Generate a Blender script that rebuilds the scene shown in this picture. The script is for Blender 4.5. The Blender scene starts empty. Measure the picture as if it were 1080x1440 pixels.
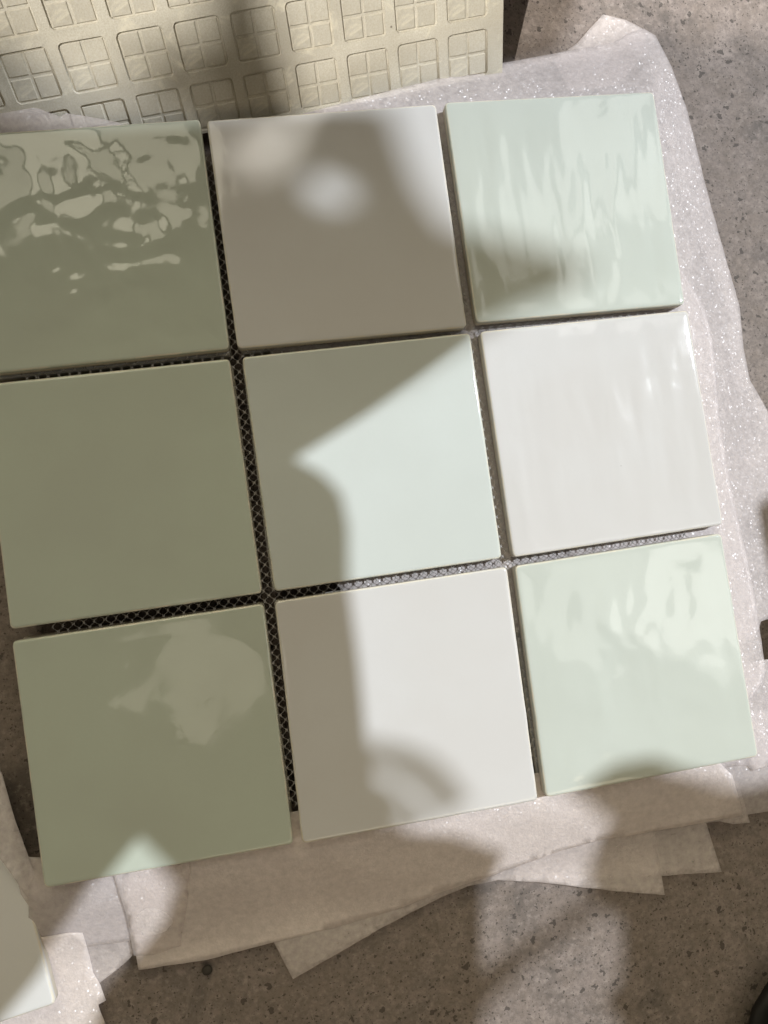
import bpy, bmesh, math, random
from mathutils import Vector, Matrix, noise
from mathutils.geometry import delaunay_2d_cdt

random.seed(7)
MM = 0.001
SC = bpy.context.scene
COL = SC.collection

# ------------------------------------------------------------------ camera
ZT = 0.024                       # height of the tile faces above the floor
ROT = Matrix(((0.98199036, -0.13870188, 0.12828373),
              (0.13210207, 0.98950007, 0.05864005),
              (-0.13507024, -0.04063742, 0.99000234)))      # world -> camera
EYE = Vector((-0.0417352, -0.0353996, 0.3161288 + ZT))
FOC = 1081.0
cam = bpy.data.cameras.new('camera')
cam.sensor_fit = 'HORIZONTAL'
cam.sensor_width = 36.0
cam.lens = 36.0 * FOC / 1080.0
cam.clip_start = 0.01
cam.clip_end = 100.0
cam_o = bpy.data.objects.new('camera', cam)
COL.objects.link(cam_o)
cam_o.matrix_world = Matrix.Translation(EYE) @ ROT.transposed().to_4x4()
SC.camera = cam_o

# ------------------------------------------------------------------ light
world = bpy.data.worlds.new('World')
SC.world = world
world.use_nodes = True
wb = world.node_tree.nodes['Background']
wb.inputs['Color'].default_value = (1.0, 0.84, 0.62, 1)
wb.inputs['Strength'].default_value = 0.02

LAMP = Vector((2.72, 0.85, 3.65))
LAMP2 = Vector((-1.15, -0.55, 1.95))
def lamp(name, kind, loc, target, energy, color, **kw):
    l = bpy.data.lights.new(name, kind)
    l.energy = energy
    l.color = color
    for k, v in kw.items():
        setattr(l, k, v)
    o = bpy.data.objects.new(name, l)
    COL.objects.link(o)
    o.location = loc
    o.rotation_euler = (Vector(target) - Vector(loc)).to_track_quat('-Z', 'Y').to_euler()
    return o
lamp('daylight_lamp', 'SPOT', LAMP, (0, 0, 0), 1015.0, (0.885, 0.94, 1.0),
     shadow_soft_size=0.019, spot_size=math.radians(26), spot_blend=0.2)
lamp('added_warm_spot', 'SPOT', LAMP2, (0.11, 0.25, 0.03), 300.0, (1.0, 0.96, 0.88),  # added warm beam for the leaning tile, no bulb known there
     shadow_soft_size=0.015, spot_size=math.radians(13.5), spot_blend=0.8)
for wx, we in ((-0.93, 1.3), (-0.58, 2.1), (-0.23, 1.5)):          # unseen window, its split into three panes added to break up the reflections
    lamp('window_lamp', 'AREA', (wx, 1.32, 1.92), (wx + 0.3, 0.05, 0), we, (1.0, 0.92, 0.72),
         shape='RECTANGLE', size=0.29, size_y=0.6)
lamp('added_back_fill', 'AREA', (0.0, 2.3, 1.60), (0, 0.0, 0), 21.0, (1.0, 0.90, 0.61),  # added fill from behind, stands for no known window
     shape='RECTANGLE', size=1.9, size_y=0.8)
for wx, wy, we in ((0.98, 1.02, 0.75), (1.22, 0.90, 1.0), (1.46, 0.78, 0.65)):  # added bright strips for the back mint tile to mirror as streaks
    lamp('added_side_strip', 'AREA', (wx, wy, 1.80), (0.1, 0.05, 0), we, (1.0, 0.98, 0.92),
         shape='RECTANGLE', size=0.17, size_y=0.85)
for wx, wy, we in ((1.00, -0.32, 0.85), (1.36, -0.36, 1.5)):  # added bright strips that the right tiles mirror, no known opening there
    lamp('added_right_strip', 'AREA', (wx, wy, 1.74), (0.05, -0.05, 0), we, (1.0, 0.98, 0.92),
         shape='RECTANGLE', size=0.29, size_y=0.75)
lamp('added_left_fill', 'AREA', (-1.55, 0.35, 1.55), (0, 0.0, 0), 2.0, (1.0, 0.84, 0.58),  # added fill from the left, no known lamp
     shape='RECTANGLE', size=1.1, size_y=0.6)
lamp('added_overhead_patch', 'AREA', (-0.36, -0.36, 2.1), (-0.1, -0.1, 0), 0.33, (1.0, 0.90, 0.72),  # added emitter, mirrored as a lighter patch in the near grey green tile
     shape='RECTANGLE', size=0.26, size_y=0.28)
lamp('added_front_fill', 'AREA', (0.10, -0.66, 0.75), (0.0, -0.27, 0), 0.36, (1.0, 0.83, 0.57),  # added fill that brightens the foam along the front
     shape='RECTANGLE', size=0.7, size_y=0.3, spread=math.radians(75))
cy = SC.cycles
cy.max_bounces = 5; cy.diffuse_bounces = 3; cy.glossy_bounces = 3; cy.transmission_bounces = 2; cy.transparent_max_bounces = 12
cy.caustics_reflective = False; cy.caustics_refractive = False

vs = SC.view_settings
vs.view_transform = 'Standard'
vs.look = 'None'
vs.exposure = 0.0
vs.gamma = 1.0
vs.use_curve_mapping = False

# ------------------------------------------------------------------ helpers
def ray(px, py):
    return (ROT.transposed() @ Vector(((px - 540) / FOC, -(py - 720) / FOC, -1.0))).normalized()

def at(px, py, z=0.0):
    """point of the place at height z that the photograph shows at (px, py)"""
    d = ray(px, py)
    return EYE + d * ((z - EYE.z) / d.z)

def tag(o, label=None, cat=None, group=None, kind=None):
    for k, v in (('label', label), ('category', cat), ('group', group), ('kind', kind)):
        if v:
            o[k] = v
    return o

def mesh_obj(name, verts, faces, mats, parent=None, smooth=False, midx=None):
    me = bpy.data.meshes.new(name)
    me.from_pydata([tuple(v) for v in verts], [], faces)
    for m in (mats if isinstance(mats, (list, tuple)) else [mats]):
        me.materials.append(m)
    if midx:
        me.polygons.foreach_set('material_index', midx)
    if smooth:
        me.polygons.foreach_set('use_smooth', [True] * len(me.polygons))
    me.update()
    o = bpy.data.objects.new(name, me)
    COL.objects.link(o)
    if parent:
        o.parent = parent
    return o

def empty(name, loc=(0, 0, 0)):
    o = bpy.data.objects.new(name, None)
    COL.objects.link(o)
    o.location = loc
    o.empty_display_size = 0.02
    return o

# node helpers
class NT:
    def __init__(self, name):
        self.m = bpy.data.materials.new(name)
        self.m.use_nodes = True
        self.t = self.m.node_tree
        self.p = self.t.nodes['Principled BSDF']
        self.out = self.t.nodes['Material Output']
        self.tc = self.t.nodes.new('ShaderNodeTexCoord')
    def n(self, kind, **kw):
        nd = self.t.nodes.new('ShaderNode' + kind)
        for k, v in kw.items():
            if k.startswith('i_'):
                nd.inputs[k[2:].replace('_', ' ')].default_value = v
            else:
                setattr(nd, k, v)
        return nd
    def l(self, a, b):
        self.t.links.new(a, b)
    def noise(self, scale, detail=3, rough=0.55, dist=0.0, coord=None):
        nd = self.n('TexNoise')
        nd.inputs['Scale'].default_value = scale
        nd.inputs['Detail'].default_value = detail
        nd.inputs['Roughness'].default_value = rough
        nd.inputs['Distortion'].default_value = dist
        self.l(coord or self.tc.outputs['Object'], nd.inputs['Vector'])
        return nd.outputs['Fac']
    def ramp(self, fac, stops):
        nd = self.n('ValToRGB')
        e = nd.color_ramp.elements
        while len(e) < len(stops):
            e.new(0.5)
        for el, (pos, c) in zip(e, stops):
            el.position = pos
            el.color = c if len(c) == 4 else (*c, 1)
        self.l(fac, nd.inputs['Fac'])
        return nd.outputs['Color']
    def mix(self, fac, a, b, blend='MIX'):
        nd = self.n('MixRGB', blend_type=blend)
        for s, v in (('Fac', fac), ('Color1', a), ('Color2', b)):
            if hasattr(v, 'links'):
                self.l(v, nd.inputs[s])
            elif isinstance(v, (int, float)):
                nd.inputs[s].default_value = v
            else:
                nd.inputs[s].default_value = (*v, 1)
        return nd.outputs['Color']
    def bump(self, height, strength, dist, normal=None):
        nd = self.n('Bump')
        nd.inputs['Strength'].default_value = strength
        nd.inputs['Distance'].default_value = dist
        self.l(height, nd.inputs['Height'])
        if normal:
            self.l(normal, nd.inputs['Normal'])
        return nd.outputs['Normal']

# ------------------------------------------------------------------ materials
def glaze(name, col, tint, rough=0.06):
    k = NT(name)
    cloud = k.noise(22, 3, 0.5)
    fine = k.noise(900, 2, 0.5)
    c = k.mix(k.ramp(cloud, [(0.35, (0, 0, 0)), (0.65, (1, 1, 1))]), col, [x * 0.975 for x in tint])
    c = k.mix(k.ramp(k.noise(9, 2, 0.5), [(0.4, (0, 0, 0)), (0.65, (0.5,) * 3)]), c, [tint[0] * 0.975, tint[1] * 0.97, tint[2] * 0.955])
    c = k.mix(k.ramp(fine, [(0.3, (0.0,) * 3), (0.7, (0.12,) * 3)]), c, [x * 0.93 for x in tint])
    # a few pinholes and specks in the glaze
    v = k.n('TexVoronoi')
    v.inputs['Scale'].default_value = 55
    k.l(k.tc.outputs['Object'], v.inputs['Vector'])
    sp = k.ramp(v.outputs['Distance'], [(0.0, (1, 1, 1)), (0.022, (1, 1, 1)), (0.03, (0, 0, 0))])
    sel = k.n('SeparateColor')
    k.l(v.outputs['Color'], sel.inputs[0])
    pick = k.n('Math', operation='GREATER_THAN')
    pick.inputs[1].default_value = 0.86
    k.l(sel.outputs[0], pick.inputs[0])
    ms = k.n('Math', operation='MULTIPLY')
    k.l(sp, ms.inputs[0]); k.l(pick.outputs[0], ms.inputs[1])
    c = k.mix(ms.outputs[0], c, (0.13, 0.10, 0.07))
    k.l(c, k.p.inputs['Base Color'])
    rr_ = k.n('MapRange')
    rr_.inputs['From Min'].default_value = 0.35; rr_.inputs['From Max'].default_value = 0.7
    rr_.inputs['To Min'].default_value = rough * 0.5; rr_.inputs['To Max'].default_value = rough * 1.5
    k.l(k.noise(38, 5, 0.65, 0.8), rr_.inputs['Value'])
    k.l(rr_.outputs['Result'], k.p.inputs['Roughness'])
    k.p.inputs['IOR'].default_value = 1.52
    k.p.inputs['Coat Weight'].default_value = 0.0
    k.l(k.bump(k.noise(260, 2, 0.4), 0.10, 0.0002), k.p.inputs['Normal'])
    return k.m

M = {}
M['green'] = glaze('pale_green_glaze', (0.555, 0.595, 0.550), (0.540, 0.575, 0.525))
M['pale'] = glaze('faint_green_glaze', (0.590, 0.628, 0.605), (0.575, 0.61, 0.585))
M['sage'] = glaze('sage_glaze', (0.515, 0.568, 0.490), (0.50, 0.54, 0.47))
M['white'] = glaze('off_white_glaze', (0.635, 0.632, 0.630), (0.62, 0.608, 0.598))
M['pure'] = glaze('white_glaze', (0.70, 0.70, 0.70), (0.68, 0.68, 0.67))

k = NT('biscuit')
k.l(k.mix(k.noise(400, 3), (0.62, 0.57, 0.47), (0.52, 0.48, 0.40)), k.p.inputs['Base Color'])
k.p.inputs['Roughness'].default_value = 0.7
M['biscuit'] = k.m
def rim(name, col):
    k = NT(name)
    k.l(k.mix(k.ramp(k.noise(120, 4, 0.7), [(0.4, (0, 0, 0)), (0.62, (1, 1, 1))]), col, (0.70, 0.65, 0.54)), k.p.inputs['Base Color'])
    k.p.inputs['Roughness'].default_value = 0.16
    return k.m
M['rim_green'] = rim('thin_green_glaze', (0.58, 0.61, 0.54))
M['rim_sage'] = rim('thin_sage_glaze', (0.52, 0.56, 0.47))
M['rim_white'] = rim('thin_white_glaze', (0.66, 0.64, 0.60))

k = NT('mesh_strand')
k.l(k.mix(k.noise(500, 2), (0.36, 0.345, 0.335), (0.25, 0.24, 0.235)), k.p.inputs['Base Color'])
k.p.inputs['Roughness'].default_value = 0.35
M['strand'] = k.m

# concrete floor
k = NT('concrete')
big = k.noise(9, 4, 0.6)
mid = k.noise(70, 5, 0.65)
fin = k.noise(520, 5, 0.75)
c = k.ramp(big, [(0.3, (0.205, 0.165, 0.144)), (0.7, (0.285, 0.238, 0.214))])
c = k.mix(k.ramp(mid, [(0.40, (1, 1, 1)), (0.60, (0, 0, 0))]), c, (0.21, 0.170, 0.145))
stain = k.ramp(k.noise(21, 7, 0.74, 0.5), [(0.53, (0, 0, 0)), (0.66, (0.85, 0.85, 0.85))])
c = k.mix(stain, c, (0.088, 0.076, 0.068))
c = k.mix(k.ramp(fin, [(0.38, (0.75,) * 3), (0.56, (0, 0, 0))]), c, (0.135, 0.112, 0.098))
c = k.mix(k.ramp(k.noise(300, 4, 0.7), [(0.52, (0, 0, 0)), (0.68, (0.6,) * 3)]), c, (0.33, 0.278, 0.248))
hole = None
for sc, th, seed, keep in ((190, 0.30, 0.0, 0.40), (460, 0.30, 3.3, 0.42), (90, 0.13, 7.1, 0.5), (900, 0.34, 1.9, 0.45)):
    mp = k.n('Mapping')
    mp.inputs['Location'].default_value = (seed, seed * 0.7, 0)
    ds = k.n('MixRGB', blend_type='ADD')
    ds.inputs['Fac'].default_value = 1.0
    k.l(k.tc.outputs['Object'], mp.inputs['Vector'])
    nz = k.n('TexNoise'); nz.inputs['Scale'].default_value = sc * 2.2; nz.inputs['Detail'].default_value = 2
    k.l(k.tc.outputs['Object'], nz.inputs['Vector'])
    sv = k.n('VectorMath', operation='SCALE'); sv.inputs['Scale'].default_value = 0.9 / sc
    k.l(nz.outputs['Color'], sv.inputs[0])
    av = k.n('VectorMath', operation='ADD')
    k.l(mp.outputs['Vector'], av.inputs[0]); k.l(sv.outputs[0], av.inputs[1])
    v = k.n('TexVoronoi'); v.inputs['Scale'].default_value = sc
    k.l(av.outputs[0], v.inputs['Vector'])
    sel = k.n('SeparateColor'); k.l(v.outputs['Color'], sel.inputs[0])
    gt = k.n('Math', operation='GREATER_THAN'); gt.inputs[1].default_value = keep
    k.l(sel.outputs[0], gt.inputs[0])
    sz = k.n('Math', operation='MULTIPLY'); sz.inputs[1].default_value = th
    k.l(sel.outputs[1], sz.inputs[0])
    lt = k.n('Math', operation='LESS_THAN'); k.l(v.outputs['Distance'], lt.inputs[0]); k.l(sz.outputs[0], lt.inputs[1])
    mu = k.n('Math', operation='MULTIPLY'); k.l(gt.outputs[0], mu.inputs[0]); k.l(lt.outputs[0], mu.inputs[1])
    if hole is None:
        hole = mu.outputs[0]
    else:
        mx = k.n('Math', operation='MAXIMUM'); k.l(hole, mx.inputs[0]); k.l(mu.outputs[0], mx.inputs[1])
        hole = mx.outputs[0]
fa = k.n('Math', operation='MULTIPLY'); fa.inputs[1].default_value = 0.8
k.l(hole, fa.inputs[0])
c = k.mix(fa.outputs[0], c, (0.055, 0.045, 0.038))
k.l(c, k.p.inputs['Base Color'])
k.p.inputs['Roughness'].default_value = 0.75
hh = k.n('Math', operation='SUBTRACT'); k.l(fin, hh.inputs[0]); k.l(hole, hh.inputs[1])
k.l(k.bump(hh.outputs[0], 0.5, 0.0004, k.bump(mid, 0.4, 0.001)), k.p.inputs['Normal'])
M['concrete'] = k.m

# unglazed back of the big tile
k = NT('unglazed_clay')
c = k.mix(k.ramp(k.noise(16, 5, 0.65), [(0.35, (0, 0, 0)), (0.65, (1, 1, 1))]), (0.67, 0.64, 0.56), (0.50, 0.47, 0.405))
c = k.mix(k.ramp(k.noise(1500, 3, 0.7), [(0.35, (0.6,) * 3), (0.62, (0, 0, 0))]), c, (0.45, 0.40, 0.30))
c = k.mix(k.ramp(k.noise(60, 5, 0.7, 1.0), [(0.56, (0, 0, 0)), (0.70, (0.7,) * 3)]), c, (0.76, 0.71, 0.58))
v = k.n('TexVoronoi'); v.inputs['Scale'].default_value = 48
k.l(k.tc.outputs['Object'], v.inputs['Vector'])
c = k.mix(k.ramp(v.outputs['Distance'], [(0.0, (1, 1, 1)), (0.035, (1, 1, 1)), (0.045, (0, 0, 0))]), c, (0.09, 0.07, 0.05))
k.l(c, k.p.inputs['Base Color'])
k.p.inputs['Roughness'].default_value = 0.85
k.l(k.bump(k.noise(1200, 3, 0.7), 0.35, 0.0004), k.p.inputs['Normal'])
M['clay'] = k.m

# thin foam wrapping sheet
def foam(name, col, alpha, glint=1.0):
    k = NT(name)
    cl = k.noise(45, 4, 0.6)
    c = k.mix(cl, col, [x * 0.93 for x in col])
    k.l(c, k.p.inputs['Base Color'])
    k.p.inputs['Roughness'].default_value = 0.55
    k.p.inputs['Specular IOR Level'].default_value = 0.4
    # flattened bubbles: small facets that each face their own way
    v = k.n('TexVoronoi'); v.inputs['Scale'].default_value = 1700
    k.l(k.tc.outputs['Object'], v.inputs['Vector'])
    sub = k.n('VectorMath', operation='SUBTRACT'); sub.inputs[1].default_value = (0.5, 0.5, 0.5)
    k.l(v.outputs['Color'], sub.inputs[0])
    scl = k.n('VectorMath', operation='SCALE'); scl.inputs['Scale'].default_value = 1.15
    k.l(sub.outputs[0], scl.inputs[0])
    geo = k.n('NewGeometry')
    add = k.n('VectorMath', operation='ADD')
    k.l(geo.outputs['Normal'], add.inputs[0]); k.l(scl.outputs[0], add.inputs[1])
    nrm = k.n('VectorMath', operation='NORMALIZE'); k.l(add.outputs[0], nrm.inputs[0])
    k.l(nrm.outputs[0], k.p.inputs['Coat Normal'])
    k.p.inputs['Coat Weight'].default_value = 1.0 * glint
    k.p.inputs['Coat IOR'].default_value = 1.58
    k.p.inputs['Coat Roughness'].default_value = 0.30
    k.l(k.bump(k.noise(900, 3, 0.6), 0.6, 0.0004), k.p.inputs['Normal'])
    tl = k.n('BsdfTranslucent'); tl.inputs['Color'].default_value = (*col, 1)
    m1 = k.n('MixShader'); m1.inputs['Fac'].default_value = 0.08
    k.l(k.p.outputs[0], m1.inputs[1]); k.l(tl.outputs[0], m1.inputs[2])
    tr = k.n('BsdfTransparent')
    m2 = k.n('MixShader')
    af = k.ramp(k.noise(350, 3, 0.6), [(0.3, (alpha - 0.10,) * 3), (0.7, (alpha + 0.06,) * 3)])
    k.l(af, m2.inputs['Fac'])
    k.l(tr.outputs[0], m2.inputs[1]); k.l(m1.outputs[0], m2.inputs[2])
    k.l(m2.outputs[0], k.out.inputs['Surface'])
    return k.m
M['foam'] = foam('foam_sheet', (0.86, 0.785, 0.775), 0.43)
M['foam_front'] = foam('front_foam_sheet', (0.95, 0.855, 0.815), 0.66)
M['foam_thin'] = foam('thin_foam_sheet', (0.93, 0.84, 0.81), 0.38)

def plain(name, col, rough=0.6):
    k = NT(name)
    k.l(k.mix(k.noise(60, 4), col, [x * 0.8 for x in col]), k.p.inputs['Base Color'])
    k.p.inputs['Roughness'].default_value = rough
    return k.m
M['board'] = plain('shade_board_brown', (0.30, 0.22, 0.14), 0.7)  # brown of the added boards that cast the shade
M['black'] = plain('matte_black', (0.012, 0.011, 0.010), 0.55)
M['stone'] = plain('dark_stone', (0.045, 0.038, 0.03), 0.8)

# ------------------------------------------------------------------ floor and ledge
def floor():
    n = 60
    vs_, fs = [], []
    S = 1.6
    for j in range(n + 1):
        for i in range(n + 1):
            x, y = (i / n - .5) * 2 * S, (j / n - .5) * 2 * S
            vs_.append((x, y, 0.0006 * noise.noise(Vector((x * 9, y * 9, 0))) - 0.0008))
    for j in range(n):
        for i in range(n):
            a = j * (n + 1) + i
            fs.append((a, a + 1, a + n + 2, a + n + 1))
    return mesh_obj('floor', vs_, fs, M['concrete'], smooth=True)
tag(floor(), kind='structure')

# ------------------------------------------------------------------ the tile sheet
HW = 48.5
def quad(r, c):
    cx, cy = (c - 1) * 100.94, -(r - 1) * 100.94
    return [(cx - HW, cy + HW), (cx + HW, cy + HW), (cx + HW, cy - HW), (cx - HW, cy - HW)]   # TL TR BR BL
MEAS = {
 (0, 0): [(-149.6, 149.2), (-52.1, 149.7), (-52.4, 52.5), (-149.8, 52.3)],
 (0, 1): [(-49.6, 148.9), (48.6, 149.8), (48.0, 51.2), (-49.3, 52.2)],
 (0, 2): [(52.5, 150.2), (149.3, 149.2), (148.2, 51.4), (52.3, 52.7)],
 (1, 0): [(-149.9, 48.3), (-53.0, 48.4), (-52.4, -48.4), (-149.8, -48.2)],
 (1, 1): [(-48.0, 48.5), (48.9, 48.7), (48.5, -48.4), (-47.5, -48.5)],
 (1, 2): [(53.3, 48.8), (149.1, 48.7), (149.8, -47.9), (53.4, -48.8)],
 (2, 0): [(-149.8, -52.9), (-52.4, -52.7), (-53.2, -149.1), (-148.7, -148.0)],
 (2, 1): [(-48.0, -52.5), (50.1, -52.3), (48.8, -150.4), (-49.9, -149.7)],
 (2, 2): [(53.5, -52.5), (148.5, -51.5), (149.3, -149.6), (52.3, -149.9)],
}
# waviness of each hand-finished face: height mm, wave lengths mm across and along, seed
WAVE = {(0, 0): (0.42, 13, 12, 11), (0, 1): (0.09, 30, 34, 5), (0, 2): (0.26, 7.5, 40, 23),
        (1, 0): (0.10, 34, 30, 9), (1, 1): (0.08, 40, 36, 2), (1, 2): (0.22, 7.5, 34, 31),
        (2, 0): (0.22, 26, 30, 17), (2, 1): (0.08, 40, 36, 41), (2, 2): (0.34, 15, 24, 53)}
KIND = {(0, 0): 'sage', (0, 1): 'white', (0, 2): 'green', (1, 0): 'sage', (1, 1): 'pale', (1, 2): 'white',
        (2, 0): 'sage', (2, 1): 'white', (2, 2): 'green'}
THICK = 5.6

def rounded_rect(q, inset, rad, nside=30, ncorn=6):
    """outline of quad q (TL TR BR BL), inset, with rounded corners; the same point count for every inset"""
    c = Vector((sum(p[0] for p in q) / 4, sum(p[1] for p in q) / 4))
    pts = [Vector(p) for p in q]
    half = 48.6
    s = (half - inset) / half
    pts = [c + (p - c) * s for p in pts]
    rad = max(rad, 0.02)
    out = []
    for i in range(4):
        p0, p1, p2 = pts[i - 1], pts[i], pts[(i + 1) % 4]
        a = (p0 - p1).normalized(); b = (p2 - p1).normalized()
        A = p1 + a * rad; B = p1 + b * rad
        for j in range(ncorn + 1):
            t = j / ncorn
            # quadratic arc
            out.append(A * (1 - t) ** 2 + p1 * 2 * t * (1 - t) * 0.92 + (A + B) * 0.08 * t * (1 - t) + B * t * t)
        nxt = p2 + (p1 - p2).normalized() * rad
        for j in range(1, nside):
            out.append(B.lerp(nxt, j / nside))
    return out

def build_tile(q, wave, mats, z0, nring=42, edge=1.3, drop=0.8, rad=2.0, thick=THICK):
    amp, lx, ly, seed = wave
    cx = sum(p[0] for p in q) / 4; cy = sum(p[1] for p in q) / 4
    def h(x, y):
        u = Vector(((x - cx) / lx + seed * 3.1, (y - cy) / ly + seed * 1.7, seed * 0.37))
        u2 = u + 0.35 * Vector((noise.noise(u * 0.8 + Vector((9, 2, 1))), noise.noise(u * 0.8 + Vector((2, 7, 4))), 0))
        big = noise.noise(u2) + 0.36 * noise.noise(u2 * 2.3 + Vector((4, 4, 0)))
        dome = noise.noise(Vector(((x - cx) / 70 + seed, (y - cy) / 70, 3))) * 0.25
        return amp * big + dome * min(1.0, amp * 4)
    prof = [(0.35, -thick), (0.0, -thick + 0.6), (0.0, -drop - 1.0), (0.0, -drop)]
    for j in range(1, 7):
        a = j / 6 * math.pi / 2
        prof.append((edge * (1 - math.cos(a)), -drop * (1 - math.sin(a))))
    n0 = len(prof)
    for j in range(1, nring):
        prof.append((edge + (48.4 - edge) * j / nring, 0.0))
    vs_, fs, mi = [], [], []
    wob = [noise.noise(Vector((seed, k_ * 0.35, 1))) * 0.22 for k_ in range(1000)]
    cnt = None
    for ri, (ins, z) in enumerate(prof):
        r = max(0.0, rad - ins * 0.55) if ins < rad * 1.6 else 0.3
        ring = rounded_rect(q, ins, min(r, max(0.05, (48.6 - ins) * 0.4)))
        cnt = len(ring)
        for kk, p in enumerate(ring):
            w = max(0.0, 1 - ins / 6)
            d = Vector((p.x - cx, p.y - cy))
            f = 1 + w * wob[kk % cnt if kk < cnt - 6 else 0] * 0.5 / 48
            x, y = cx + d.x * f, cy + d.y * f
            blend = min(1.0, ins / 7.0)
            vs_.append((x * MM, y * MM, z0 + (z + (h(x, y) * blend if ri >= 4 else 0)) * MM))
    for ri in range(len(prof) - 1):
        for kk in range(cnt):
            a = ri * cnt + kk; b = ri * cnt + (kk + 1) % cnt
            fs.append((a, b, b + cnt, a + cnt))
            mi.append(1 if ri < 2 else (2 if 3 <= ri <= 6 else 0))
    last = (len(prof) - 1) * cnt
    vs_.append((cx * MM, cy * MM, z0 + h(cx, cy) * MM))
    for kk in range(cnt):
        fs.append((last + kk, last + (kk + 1) % cnt, len(vs_) - 1)); mi.append(0)
    fs.append(tuple(range(cnt - 1, -1, -1))); mi.append(1)
    # rings run clockwise seen from above: flip so that normals face out
    fs = [tuple(reversed(f)) for f in fs]
    return vs_, fs, mi

def strands(sheet, z):
    """woven net glued under the tiles, seen only in the joints"""
    vs_, fs = [], []
    per, gap, amp, rr = 4.25, 2.04, 0.92, 0.21
    def strand(x0, ya, yb, sgn):
        n = max(3, int((yb - ya) / 0.42))
        base = None
        for i in range(n + 1):
            y = ya + (yb - ya) * i / n
            s = math.sin(2 * math.pi * y / per)
            x = x0 + sgn * amp * (math.copysign(abs(s) ** 0.75, s)) + 0.5 * noise.noise(Vector((x0 * 3, y * 0.23, 0)))
            zz = z + 0.25 * noise.noise(Vector((x0, y * 0.3, 5)))
            w = rr * (0.85 + 0.9 * abs(s) ** 6 + 0.7 * max(0.0, noise.noise(Vector((x0 * 2, y * 0.5, 9)))))
            k0 = len(vs_)
            for dx, dz in ((-w, 0), (0, 0.16), (w, 0), (0, -0.16)):
                vs_.append((( x + dx) * MM, y * MM, ZT + (zz + dz) * MM))
            if i:
                for m in range(4):
                    fs.append((k0 - 4 + m, k0 - 4 + (m + 1) % 4, k0 + (m + 1) % 4, k0 + m))
    E = 136
    idx = [i for i in range(-int(E / gap), int(E / gap) + 1)]
    for i in idx:
        x0 = i * gap; sgn = 1 if i % 2 else -1
        if any(abs(x0 - g) < 4.6 for g in (-50.7, 50.7)):
            strand(x0, -E, E, sgn)
        else:
            for g in (-50.5, 50.5):
                strand(x0, g - 4.2, g + 4.2, sgn)
    return mesh_obj('mesh_backing', vs_, fs, M['strand'], sheet)

sheet = empty('tile_sheet', (0, 0, 0))
tag(sheet, 'sheet of nine square glazed tiles on a net, lying on top of white foam', 'tile sheet')
LBL = {(0, 0): 'grey green tile with strongly rippled glaze', (0, 1): 'flat off white tile in the back row',
       (0, 2): 'pale mint tile with fine ripples', (1, 0): 'flat grey green tile', (1, 1): 'flat pale green tile in the middle',
       (1, 2): 'white tile with streaky ripples', (2, 0): 'grey green tile in the near corner',
       (2, 1): 'flat white tile in the front row', (2, 2): 'pale mint tile with large soft ripples'}
DZ = {(0, 0): 0.0, (0, 2): 0.3, (1, 2): 0.25}
for rc, q in MEAS.items():
    v, f, mi = build_tile(q, WAVE[rc], None, ZT + DZ.get(rc, 0) * MM)
    o = mesh_obj('tile', v, f, [M[KIND[rc]], M['biscuit'], M[{'sage': 'rim_sage', 'white': 'rim_white'}.get(KIND[rc], 'rim_green')]], sheet, smooth=True, midx=mi)
    o['label'] = LBL[rc]
strands(sheet, -THICK + 1.15)

# sheet of the same kind underneath, hidden but for its rim in the joint of the foam
under = empty('tile_sheet', (0, 0, 0))
tag(under, 'lower tile sheet hidden under the foam below the nine tiles', 'tile sheet')
v, f, mi = build_tile(quad(1, 1), (0.03, 50, 50, 3), None, 0.0, nring=4)
proto = None
for r in range(3):
    for c in range(3):
        if proto is None:
            proto = mesh_obj('tile', v, f, [M['white'], M['biscuit'], M['rim_white']], under, smooth=True, midx=mi)
            o = proto
        else:
            o = proto.copy(); COL.objects.link(o); o.parent = under
        o.location = ((c - 1) * 100.94 * MM, (r - 1) * 100.94 * MM, 0.0140)

# ------------------------------------------------------------------ foam sheets
def smooth01(t):
    t = max(0.0, min(1.0, t))
    return t * t * (3 - 2 * t)

def drape(x, y, layer, lift=0.0, seed=0.0, wr=1.0):
    """height (m) of a foam sheet at x, y (m): flat under the stack, sagging to the floor beyond it"""
    X, Y = x / MM, y / MM
    dx = max(abs(X) - 149, 0); dy = max(abs(Y) - 149, 0)
    d = math.hypot(dx, dy)
    out = smooth01((d - 1) / 46)
    z = 18.1 + (3.2 - 18.1) * out - (0.62 - 0.27 * out) * layer
    amp = smooth01(d / 16)
    z += wr * amp * (1.3 * noise.noise(Vector((X / 30, Y / 30, 0.3))) + 0.35 * noise.noise(Vector((X / 9, Y / 9, 2.3)))
              + 0.5 * noise.noise(Vector((X / 17 + seed, Y / 17, seed))))
    z += lift * amp
    return max(z, 0.5 + 0.2 * (6 - layer)) * MM

def chaikin(px, n=1):
    for _ in range(n):
        out = []
        for i in range(len(px)):
            a, b = Vector(px[i]), Vector(px[(i + 1) % len(px)])
            out += [a.lerp(b, 0.25), a.lerp(b, 0.75)]
        px = out
    return [tuple(p) for p in px]

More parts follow.
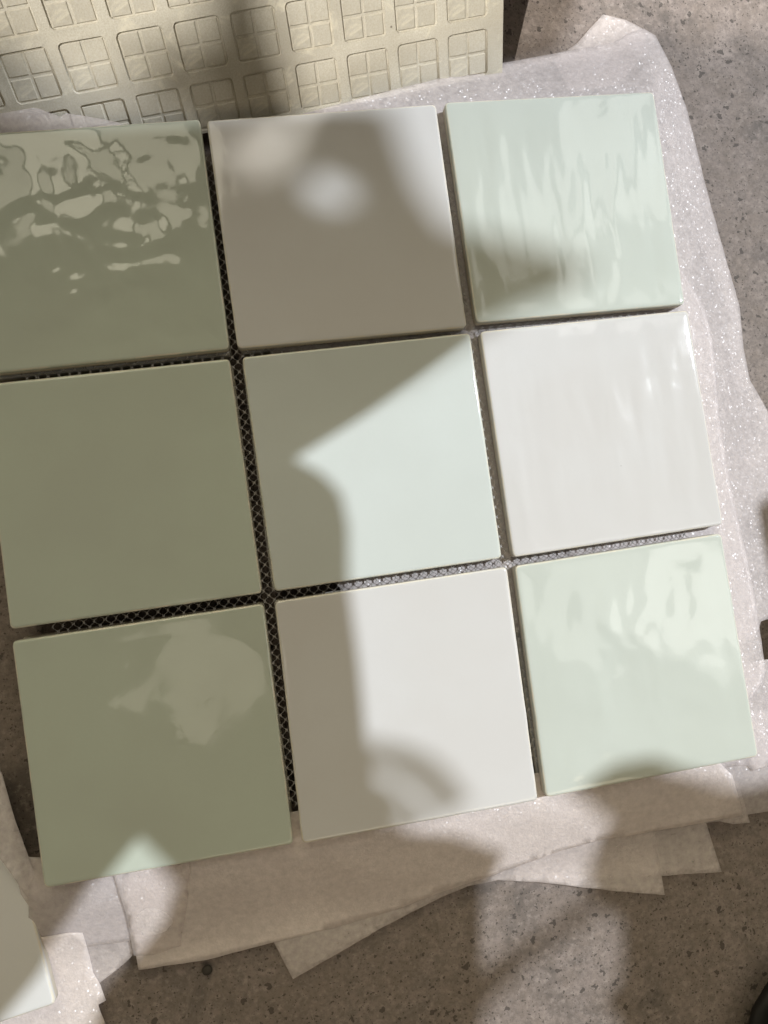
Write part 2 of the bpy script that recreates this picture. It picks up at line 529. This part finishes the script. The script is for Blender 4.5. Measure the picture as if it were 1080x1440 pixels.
def foam_sheet(px, layer, label, mat='foam', lift=0.0, seed=0.0, wr=1.0, step=3.2, zfun=None, thick=0.22):
    zf = zfun or (lambda x, y: drape(x, y, layer, lift, seed, wr))
    pts = []
    n = len(px)
    for i in range(n):
        a, b = Vector(px[i]), Vector(px[(i + 1) % n])
        m = max(1, int((b - a).length / 11))
        for j in range(m):
            p = a.lerp(b, j / m)
            nn = 0 if j == 0 else 0.8
            p = p + nn * Vector((noise.noise(Vector((p.x * .06, p.y * .06, seed + 1))), noise.noise(Vector((p.x * .06, p.y * .06, seed + 5)))))
            z = 0.008
            for _ in range(6):
                w = at(p.x, p.y, z)
                z = zf(w.x, w.y)
            pts.append(Vector((w.x, w.y)))
    N = len(pts)
    def inside(p):
        c = False
        for i in range(N):
            a, b = pts[i], pts[i - 1]
            if (a.y > p.y) != (b.y > p.y) and p.x < (b.x - a.x) * (p.y - a.y) / (b.y - a.y) + a.x:
                c = not c
        return c
    x0 = min(p.x for p in pts); x1 = max(p.x for p in pts); y0 = min(p.y for p in pts); y1 = max(p.y for p in pts)
    inner = []
    st = step * MM
    for j in range(int((y1 - y0) / st) + 1):
        for i in range(int((x1 - x0) / st) + 1):
            p = Vector((x0 + (i + 0.5 * (j % 2)) * st, y0 + j * st))
            if abs(p.x) < 0.138 and abs(p.y) < 0.138 and (i % 4 or j % 4):
                continue
            if inside(p) and min((p - q).length for q in pts) > 0.45 * st:
                inner.append(p)
    edges = [(i, (i + 1) % N) for i in range(N)]
    r = delaunay_2d_cdt(pts + inner, edges, [], 1, 1e-7)
    vv = [(p.x, p.y, zf(p.x, p.y)) for p in r[0]]
    ff = [tuple(f) for f in r[2]]
    o = mesh_obj('foam_sheet', vv, ff, M[mat], smooth=True)
    me = o.data
    if me.polygons and me.polygons[0].normal.z < 0:
        me.flip_normals()
    s = o.modifiers.new('thickness', 'SOLIDIFY')
    s.thickness = thick * MM
    s.offset = -1
    tag(o, label, 'foam sheet', 'foam sheets under the tiles')
    return o

foam_sheet([(380, 172), (440, 156), (545, 128), (640, 105), (708, 88), (780, 75), (835, 65), (862, 60), (885, 46), (905, 40), (922, 50), (945, 95),
            (965, 150), (985, 230), (1000, 290), (1020, 360), (1040, 430), (1046, 490), (1055, 535), (1078, 575), (1110, 640), (1130, 760),
            (1125, 866), (1078, 871), (1070, 874), (1068, 882), (1060, 900), (900, 880), (500, 900), (380, 500)],
           1, 'large foam sheet running along the back and right edges of the tiles', seed=1.1, wr=1.3)
foam_sheet([(930, 340), (958, 380), (990, 430), (1002, 475), (1012, 590), (1020, 640), (1033, 710), (1050, 780), (1060, 830), (1069, 890), (1077, 945),
            (1074, 956), (1058, 980), (1030, 1000), (800, 990), (800, 340)],
           0, 'narrow foam strip hugging the right edge of the white streaky tile', seed=2.3, lift=1.2, wr=0.8)
foam_sheet([(1045, 935), (1073, 928), (1125, 922), (1135, 1072), (1080, 1078), (1058, 1084), (1052, 1077), (1035, 1077), (1010, 1082), (990, 1070), (900, 1000)],
           2, 'sparkling foam scrap at the right of the near mint tile', seed=3.7)
foam_sheet([(900, 1000), (1100, 1000), (1140, 1130), (1080, 1141), (1045, 1147), (990, 1155), (880, 1100)],
           3, 'shaded foam sheet past the near right corner of the tiles', seed=4.1)
foam_sheet([(960, 1060), (1038, 1100), (1046, 1128), (1055, 1157), (1030, 1159), (1012, 1155), (960, 1163), (930, 1168), (900, 1100)],
           2.5, 'small square foam corner below the near mint tile', mat='foam_thin', seed=5.9)
foam_sheet([(255, 1150), (172, 1238), (182, 1300), (195, 1364), (290, 1350), (385, 1325), (470, 1305), (560, 1278), (625, 1253), (680, 1235),
            (740, 1214), (790, 1196), (840, 1182), (920, 1169), (985, 1158), (1045, 1146), (1030, 1090), (1000, 1060), (600, 1105), (420, 1140), (300, 1165)],
           1, 'broad foam sheet spread along the front edge of the tiles', mat='foam_front', seed=6.2)
foam_sheet([(700, 1100), (590, 1250), (640, 1249), (700, 1238), (760, 1241), (855, 1252), (935, 1259), (920, 1168), (890, 1080)],
           3, 'foam sheet with a corner out to the right, lowest at the front', mat='foam_thin', seed=7.7)
foam_sheet([(800, 1100), (715, 1238), (780, 1241), (860, 1236), (1015, 1226), (1005, 1195), (995, 1163), (970, 1080)],
           4, 'foam sheet poking farthest right in front of the tiles', mat='foam_thin', seed=8.4)
foam_sheet([(345, 1220), (365, 1280), (385, 1325), (412, 1377), (480, 1338), (540, 1303), (620, 1262), (675, 1240), (705, 1228), (650, 1140), (450, 1150)],
           2, 'foam sheet with a pointed corner reaching toward the viewer', mat='foam_thin', seed=9.3)
foam_sheet([(150, 1200), (185, 1215), (268, 1205), (264, 1270), (254, 1330), (215, 1343), (188, 1344), (178, 1290)],
           0.4, 'small foam flap over the broad front sheet at its left end', mat='foam_thin', seed=10.1)
foam_sheet([(40, 1205), (172, 1210), (178, 1270), (184, 1323), (150, 1328), (128, 1331), (40, 1345)],
           2, 'sunlit foam piece under the near left tile corner', seed=11.6, wr=0.6)
foam_sheet(chaikin([(20, 1215), (190, 1215), (194, 1300), (190, 1340), (172, 1358), (148, 1376), (128, 1392), (88, 1430), (40, 1425), (10, 1330)], 1),
           5, 'shaded foam layer beside the loose white tile', mat='foam_thin', seed=12.9, wr=0.6)
foam_sheet([(20, 1310), (60, 1318), (96, 1312), (116, 1312), (123, 1335), (131, 1368), (141, 1385), (149, 1407), (138, 1413), (150, 1445),
            (165, 1520), (-80, 1540), (-80, 1430), (20, 1380)],
           1, 'crumpled sunlit foam sheet in the near left corner', mat='foam_front', seed=13.2, wr=0.9)
foam_sheet([(780, 85), (812, 60), (848, 20), (880, 28), (903, 40), (912, 70), (870, 120), (800, 130)],
           3, 'small folded foam corner behind the mint tile', mat='foam_thin', seed=14.7)
# curled pieces
def curl_left(x, y):
    X, Y = x / MM, y / MM
    return (13.6 + 4.5 * smooth01((Y + 185) / 70) + 1.1 * noise.noise(Vector((X / 14, Y / 14, 3))) + 0.4 * noise.noise(Vector((X / 5, Y / 5, 8)))) * MM
foam_sheet(chaikin([(-60, 1030), (0, 1078), (10, 1115), (20, 1150), (38, 1200), (52, 1240), (76, 1258), (62, 1264), (48, 1270), (38, 1262), (18, 1232), (0, 1207), (-60, 1140)]),
           0, 'curled foam edge lapping onto the loose white tile', seed=15.3, zfun=curl_left)
def curl_back(x, y):
    X, Y = x / MM, y / MM
    return (18.4 + 6.0 * smooth01((Y - 146) / 22) + 0.9 * noise.noise(Vector((X / 12, Y / 12, 3)))) * MM if Y > 150 else 18.2 * MM
foam_sheet([(-80, 165), (0, 152), (25, 148), (55, 153), (85, 164), (93, 159), (120, 163), (165, 172), (215, 190), (120, 300), (-80, 300)],
           0, 'dull foam lip curling up behind the rippled tile', seed=16.8, zfun=curl_back)

# ------------------------------------------------------------------ loose white tile in the near left corner
zl = 0.0125
P1 = at(78, 1412, zl); P0 = at(36, 1250, zl)
dv = (P0 - P1).normalized(); lv = Vector((-dv.y, dv.x, 0))
if lv.x > 0: lv = -lv
lv = (lv + Vector((0, 0, 0))).normalized()
S_ = 0.097
qq = [P1 + dv * S_ + lv * S_, P1 + dv * S_, P1, P1 + lv * S_]
qq = [(p.x / MM, p.y / MM) for p in qq]
v, f, mi = build_tile(qq, (0.05, 50, 50, 71), None, zl)
o = mesh_obj('tile', v, f, [M['pure'], M['biscuit'], M['rim_white']], None, smooth=True, midx=mi)
tag(o, 'loose white tile cut off at the near left corner of the picture', 'tile')

# ------------------------------------------------------------------ big tile leaning with its waffle back outward
PITCH = 22.75 * MM
k28 = PITCH / (28 * MM)
PX = Vector((0.9925, 0.1188, 0.0287)); PY = Vector((-0.1008, 0.6618, 0.7428))
PX.normalize(); PY = (PY - PX * PY.dot(PX)).normalized(); PN = PX.cross(PY)
ORG0 = Vector((-0.1167, 0.2237, -0.05605 + ZT))
ORG = EYE + (ORG0 - EYE) * k28
PM = Matrix((PX, PY, PN)).transposed().to_4x4()
PM.translation = ORG
panel = empty('floor_tile')
panel.matrix_world = PM
tag(panel, 'big unglazed tile leaning with its waffle patterned back showing', 'tile')
NI0, NI1, NJ0, NJ1 = -4, 8, -1, 7         # columns and rows of pockets (row j spans j-1 .. j)
PK = 0.815; DEP = 0.95 * MM; TH = 9 * MM; BR_ = 0.30
def pocket_outline(i, j, n=5):
    x0, y1 = i * PITCH, j * PITCH
    w = PK * PITCH; r = 2.0 * MM
    out = []
    for cx, cy, a0 in ((x0 + r, y1 - r, 180), (x0 + r, y1 - w + r, 270), (x0 + w - r, y1 - w + r, 0), (x0 + w - r, y1 - r, 90)):
        sgn = 1
        for k_ in range(n + 1):
            a = math.radians({180: 90, 270: 180, 0: 270, 90: 0}[a0] + 90 * k_ / n)
            out.append(Vector((cx + r * math.cos(a), cy + r * math.sin(a), 0)))
    return out
bm = bmesh.new()
gx = (1 - PK) * PITCH / 2
for i in range(NI0, NI1):
    for j in range(NJ0, NJ1):
        pl = pocket_outline(i, j)
        # four points of the cell, stretched to the slab's border at the outer cells
        xl = i * PITCH - gx - (0 if i > NI0 else 4 * MM); xr = (i + 1) * PITCH - gx + (0 if i < NI1 - 1 else 4.9 * MM)
        yt = j * PITCH + gx + (0 if j < NJ1 - 1 else 4 * MM); yb = (j - 1) * PITCH + gx - (0 if j > NJ0 else -1.0 * MM)
        n = len(pl) // 4
        cor = [Vector((xl, yt, 0)), Vector((xl, yb, 0)), Vector((xr, yb, 0)), Vector((xr, yt, 0))]
        def jig(v):
            return v + Vector((0, 0, 0.12 * MM * noise.noise(v * 160) + 0.10 * MM * noise.noise(v * 500)))
        PV = [bm.verts.new(jig(p + Vector((0.18 * MM * noise.noise(p * 700), 0.18 * MM * noise.noise(p * 700 + Vector((5, 5, 5))), 0)))) for p in pl]
        CV = [bm.verts.new(jig(c)) for c in cor]
        BV = [bm.verts.new(v_.co + Vector((0, 0, -DEP)) + (Vector(((xl + xr) / 2, (yt + yb) / 2, 0)) - Vector((v_.co.x, v_.co.y, 0))) * 0.03) for v_ in PV]
        for a in range(4):
            seg = PV[a * n:(a + 1) * n]
            for b in range(n - 1):
                bm.faces.new((CV[a], seg[b + 1], seg[b])) if False else bm.faces.new((CV[a], seg[b], seg[b + 1]))
            bm.faces.new((CV[a], seg[-1], PV[((a + 1) * n) % len(PV)], CV[(a + 1) % 4]))
        for b in range(len(PV)):
            b2 = (b + 1) % len(PV)
            bm.faces.new((PV[b], BV[b], BV[b2], PV[b2]))
        bm.faces.new(list(BV))
bmesh.ops.remove_doubles(bm, verts=bm.verts, dist=0.00005)
bmesh.ops.recalc_face_normals(bm, faces=bm.faces)
xl = NI0 * PITCH - gx - 4 * MM; xr = NI1 * PITCH - gx + 4.9 * MM
yt = (NJ1 - 1) * PITCH + gx + 4 * MM; yb = (NJ0 - 1) * PITCH + gx + 1.0 * MM
up = sum(f_.normal.z for f_ in bm.faces)
if up < 0:
    bmesh.ops.reverse_faces(bm, faces=bm.faces)
zs = -0.25 * MM
ring = [bm.verts.new((x, y, z)) for z in (zs + 0.2 * MM, -TH) for x, y in ((xl, yb), (xr, yb), (xr, yt), (xl, yt))]
for a in range(4):
    b = (a + 1) % 4
    bm.faces.new((ring[a], ring[a + 4], ring[b + 4], ring[b])[::-1])
bm.faces.new(ring[4:][::-1])
me = bpy.data.meshes.new('slab'); bm.to_mesh(me); bm.free(); me.materials.append(M['clay'])
slab = bpy.data.objects.new('slab', me); COL.objects.link(slab); slab.parent = panel
# raised pads, four to a pocket, grooves between them
def pad_mesh():
    b = bmesh.new()
    w = PK * PITCH; g = 0.42 * MM; m = 0.75 * MM
    for sx in (0, 1):
        for sy in (0, 1):
            xa, xb = (m, w / 2 - g) if sx == 0 else (w / 2 + g, w - m)
            ya, yb_ = (m, w / 2 - g) if sy == 0 else (w / 2 + g, w - m)
            hh, bv = 0.45 * MM, 0.40 * MM
            lo = [b.verts.new((x, -y, 0)) for x, y in ((xa, ya), (xb, ya), (xb, yb_), (xa, yb_))]
            hi = [b.verts.new((x, -y, hh)) for x, y in ((xa + bv, ya + bv), (xb - bv, ya + bv), (xb - bv, yb_ - bv), (xa + bv, yb_ - bv))]
            for q_ in range(4):
                r_ = (q_ + 1) % 4
                b.faces.new((lo[q_], lo[r_], hi[r_], hi[q_]))
            b.faces.new(hi)
    bmesh.ops.recalc_face_normals(b, faces=b.faces)
    m_ = bpy.data.meshes.new('pad'); b.to_mesh(m_); b.free(); m_.materials.append(M['clay'])
    return m_
pm = pad_mesh()
for i in range(NI0, NI1):
    for j in range(NJ0, NJ1):
        o = bpy.data.objects.new('pad', pm); COL.objects.link(o); o.parent = panel
        o.location = (i * PITCH, j * PITCH, -DEP - 0.05 * MM * random.random())
        o.rotation_euler = (0, 0, math.radians(random.uniform(-0.6, 0.6)))

# low concrete ledge behind, out of the picture, that the big tile leans on
top = PM @ Vector((0, yt, -TH))
tag(mesh_obj('ledge', *(lambda x0, x1, y0, y1, z0, z1: ([(x0, y0, z0), (x1, y0, z0), (x1, y1, z0), (x0, y1, z0), (x0, y0, z1), (x1, y0, z1), (x1, y1, z1), (x0, y1, z1)],
     [(0, 3, 2, 1), (4, 5, 6, 7), (0, 1, 5, 4), (1, 2, 6, 5), (2, 3, 7, 6), (3, 0, 4, 7)]))(-0.7, 0.4, top.y + 0.012, top.y + 0.1, -0.01, top.z + 0.02), M['concrete']), kind='structure')

# ------------------------------------------------------------------ small things on the floor
def pebble(loc, r):
    b = bmesh.new()
    bmesh.ops.create_icosphere(b, subdivisions=3, radius=r)
    for v_ in b.verts:
        v_.co *= 1 + 0.3 * noise.noise(v_.co * (0.9 / r))
        v_.co.z *= 0.6
    m_ = bpy.data.meshes.new('pebble'); b.to_mesh(m_); b.free(); m_.materials.append(M['stone'])
    for p in m_.polygons: p.use_smooth = True
    o = bpy.data.objects.new('pebble', m_); COL.objects.link(o); o.location = loc
    return o
w = at(291, 1365, 0.001)
tag(pebble((w.x, w.y, 0.0008), 0.0021), 'tiny dark pebble on the concrete in front of the foam', 'pebble')

def dark_form():  # rounded form assumed for the black corner
    root = empty('dark_form')
    tip = at(1146, 1336, 0.0)
    ax = (at(1150, 1500, 0) - at(1140, 1330, 0)).normalized()
    side = Vector((-ax.y, ax.x, 0))
    def shell(name, prof, mat):
        vs_, fs = [], []
        n = 24
        for s_, hw, z0, z1 in prof:
            for q_ in range(n):
                a = 2 * math.pi * q_ / n
                c_, s2 = math.cos(a), math.sin(a)
                u = math.copysign(abs(c_) ** 0.8, c_) * hw
                zz = (z0 + z1) / 2 + math.copysign(abs(s2) ** 0.8, s2) * (z1 - z0) / 2
                p = tip + ax * s_ + side * u
                vs_.append((p.x, p.y, zz))
        for r_ in range(len(prof) - 1):
            for q_ in range(n):
                a = r_ * n + q_; b_ = r_ * n + (q_ + 1) % n
                fs.append((a, b_, b_ + n, a + n))
        fs.append(tuple(range(n))); fs.append(tuple(range((len(prof) - 1) * n, len(prof) * n))[::-1])
        return mesh_obj(name, vs_, fs, mat, root, smooth=True)
    up_ = [(0.002, 0.010, 0.009, 0.014), (0.008, 0.022, 0.008, 0.024), (0.02, 0.033, 0.008, 0.036), (0.045, 0.042, 0.008, 0.046), (0.08, 0.047, 0.008, 0.055),
           (0.12, 0.046, 0.008, 0.075), (0.16, 0.040, 0.008, 0.088), (0.2, 0.036, 0.008, 0.092), (0.25, 0.034, 0.008, 0.092), (0.275, 0.02, 0.008, 0.085)]
    shell('upper', up_, M['black'])
    so = [(0.0, 0.012, 0.0, 0.010), (0.008, 0.026, 0.0, 0.011), (0.02, 0.036, 0, 0.011), (0.045, 0.045, 0, 0.011), (0.08, 0.049, 0, 0.011), (0.14, 0.044, 0, 0.011),
          (0.2, 0.037, 0, 0.011), (0.26, 0.034, 0, 0.011), (0.278, 0.02, 0, 0.011)]
    shell('lower_shell', so, M['black'])
    tag(root, 'black rounded form in the near right corner of the floor', 'dark_form')
dark_form()

# ------------------------------------------------------------------ made-up boards overhead, unseen, cut to the outlines of the shade they cast
def on_panel(px, py):
    d = ray(px, py)
    t = (ORG - EYE).dot(PN) / d.dot(PN)
    return EYE + d * t
def board(name, px, h, surf='tile', thick=0.006, src=LAMP):
    pts = []
    for p in px:
        w_ = on_panel(*p) if surf == 'panel' else at(p[0], p[1], ZT if surf == 'tile' else 0.002)
        if surf == 'tile' and max(abs(w_.x), abs(w_.y)) > 0.153:
            w_ = at(p[0], p[1], 0.004)          # beyond the tiles the light falls on the floor
        t = (h - w_.z) / (src.z - w_.z)
        pts.append(w_.lerp(src, t))
    b = bmesh.new()
    vs_ = [b.verts.new((p.x, p.y, h)) for p in pts]
    f_ = b.faces.new(vs_)
    b.normal_update()
    if f_.normal.z < 0:
        bmesh.ops.reverse_faces(b, faces=[f_])
    bmesh.ops.triangulate(b, faces=b.faces)
    m_ = bpy.data.meshes.new(name); b.to_mesh(m_); b.free(); m_.materials.append(M['board'])
    o = bpy.data.objects.new(name, m_); COL.objects.link(o)
    s = o.modifiers.new('thickness', 'SOLIDIFY'); s.thickness = thick; s.offset = 1
    tag(o, kind='structure')
    return o

# upper part of the shade (soft edged, higher up) with the oval opening, lower part (crisper)
board('added_shade_board', [(-130, 178), (120, 166), (285, 158), (420, 148), (500, 146), (548, 150), (566, 200), (590, 265), (628, 320), (690, 330), (770, 350), (835, 380),
       (790, 412), (720, 440), (676, 466), (600, 516), (430, 610), (430, 292), (470, 292), (505, 292), (520, 275), (505, 250), (470, 238), (438, 242), (432, 262), (445, 282), (468, 292),
       (428, 294), (428, 612), (-130, 612)], 1.25)
board('added_shade_board', [(-130, 462), (660, 462), (668, 474), (600, 524), (520, 580), (415, 645), (455, 668), (480, 695), (490, 740), (491, 830), (505, 930), (515, 1040), (528, 1110),
       (548, 1168), (610, 1178), (690, 1200), (692, 1260), (690, 1440), (690, 1560), (130, 1560), (150, 1430), (160, 1400), (205, 1340), (236, 1290), (240, 1238), (209, 1160), (138, 1250),
       (46, 1362), (-22, 1445), (-80, 1520), (-130, 1520)], 0.62)
board('added_shade_board', [(1060, 712), (1095, 690), (1145, 668), (1210, 800), (1200, 930), (1125, 925), (1100, 975), (1088, 965), (1086, 905), (1092, 862), (1076, 760)], 0.70)
board('added_shade_board', [(832, 1098), (866, 1074), (920, 1064), (965, 1082), (1000, 1112), (1040, 1108), (1100, 1092), (1320, 1200), (1320, 1600), (910, 1600), (905, 1440), (880, 1400),
       (905, 1370), (905, 1290), (852, 1240), (848, 1150)], 0.80)
board('added_shade_board', [(640, 1400), (700, 1352), (790, 1300), (830, 1268), (880, 1250), (850, 1282), (770, 1338), (715, 1392), (680, 1440)], 1.0, 'floor')
board('added_shade_board', [(500, 1040), (555, 1048), (592, 1058), (628, 1086), (658, 1128), (640, 1134), (612, 1100), (580, 1078), (548, 1066), (500, 1062)], 1.0)
board('added_shade_board', [(495, 1085), (545, 1098), (578, 1128), (604, 1158), (582, 1162), (548, 1130), (500, 1108)], 1.0)
board('added_shade_board', [(296, -60), (340, -60), (352, 0), (366, 40), (384, 90), (404, 145), (424, 205), (290, 205), (288, 128), (240, 116), (178, 112), (196, 86), (250, 72), (288, 48)], 0.85, 'panel', src=LAMP2)
board('added_shade_board', [(-120, 58), (-20, 80), (25, 92), (55, 120), (95, 138), (200, 137), (262, 146), (285, 200), (-120, 200)], 0.82, 'panel', src=LAMP2)

# keeps the daylight off the leaning tile, and the warm lamp off the tile sheet
board('added_shade_board', [(-260, -320), (840, -320), (842, -40), (800, 62), (735, 82), (690, 92), (560, 122), (400, 150), (120, 164), (-260, 176)], 0.95)
board('added_shade_board', [(-330, 180), (120, 168), (282, 158), (296, 156), (310, 150), (306, 215), (348, 258), (395, 228), (424, 152), (545, 130), (640, 107), (708, 90),
       (780, 77), (860, 62), (905, 36), (960, 60), (1250, 60), (1250, 780), (-330, 780)], 0.90, src=LAMP2)
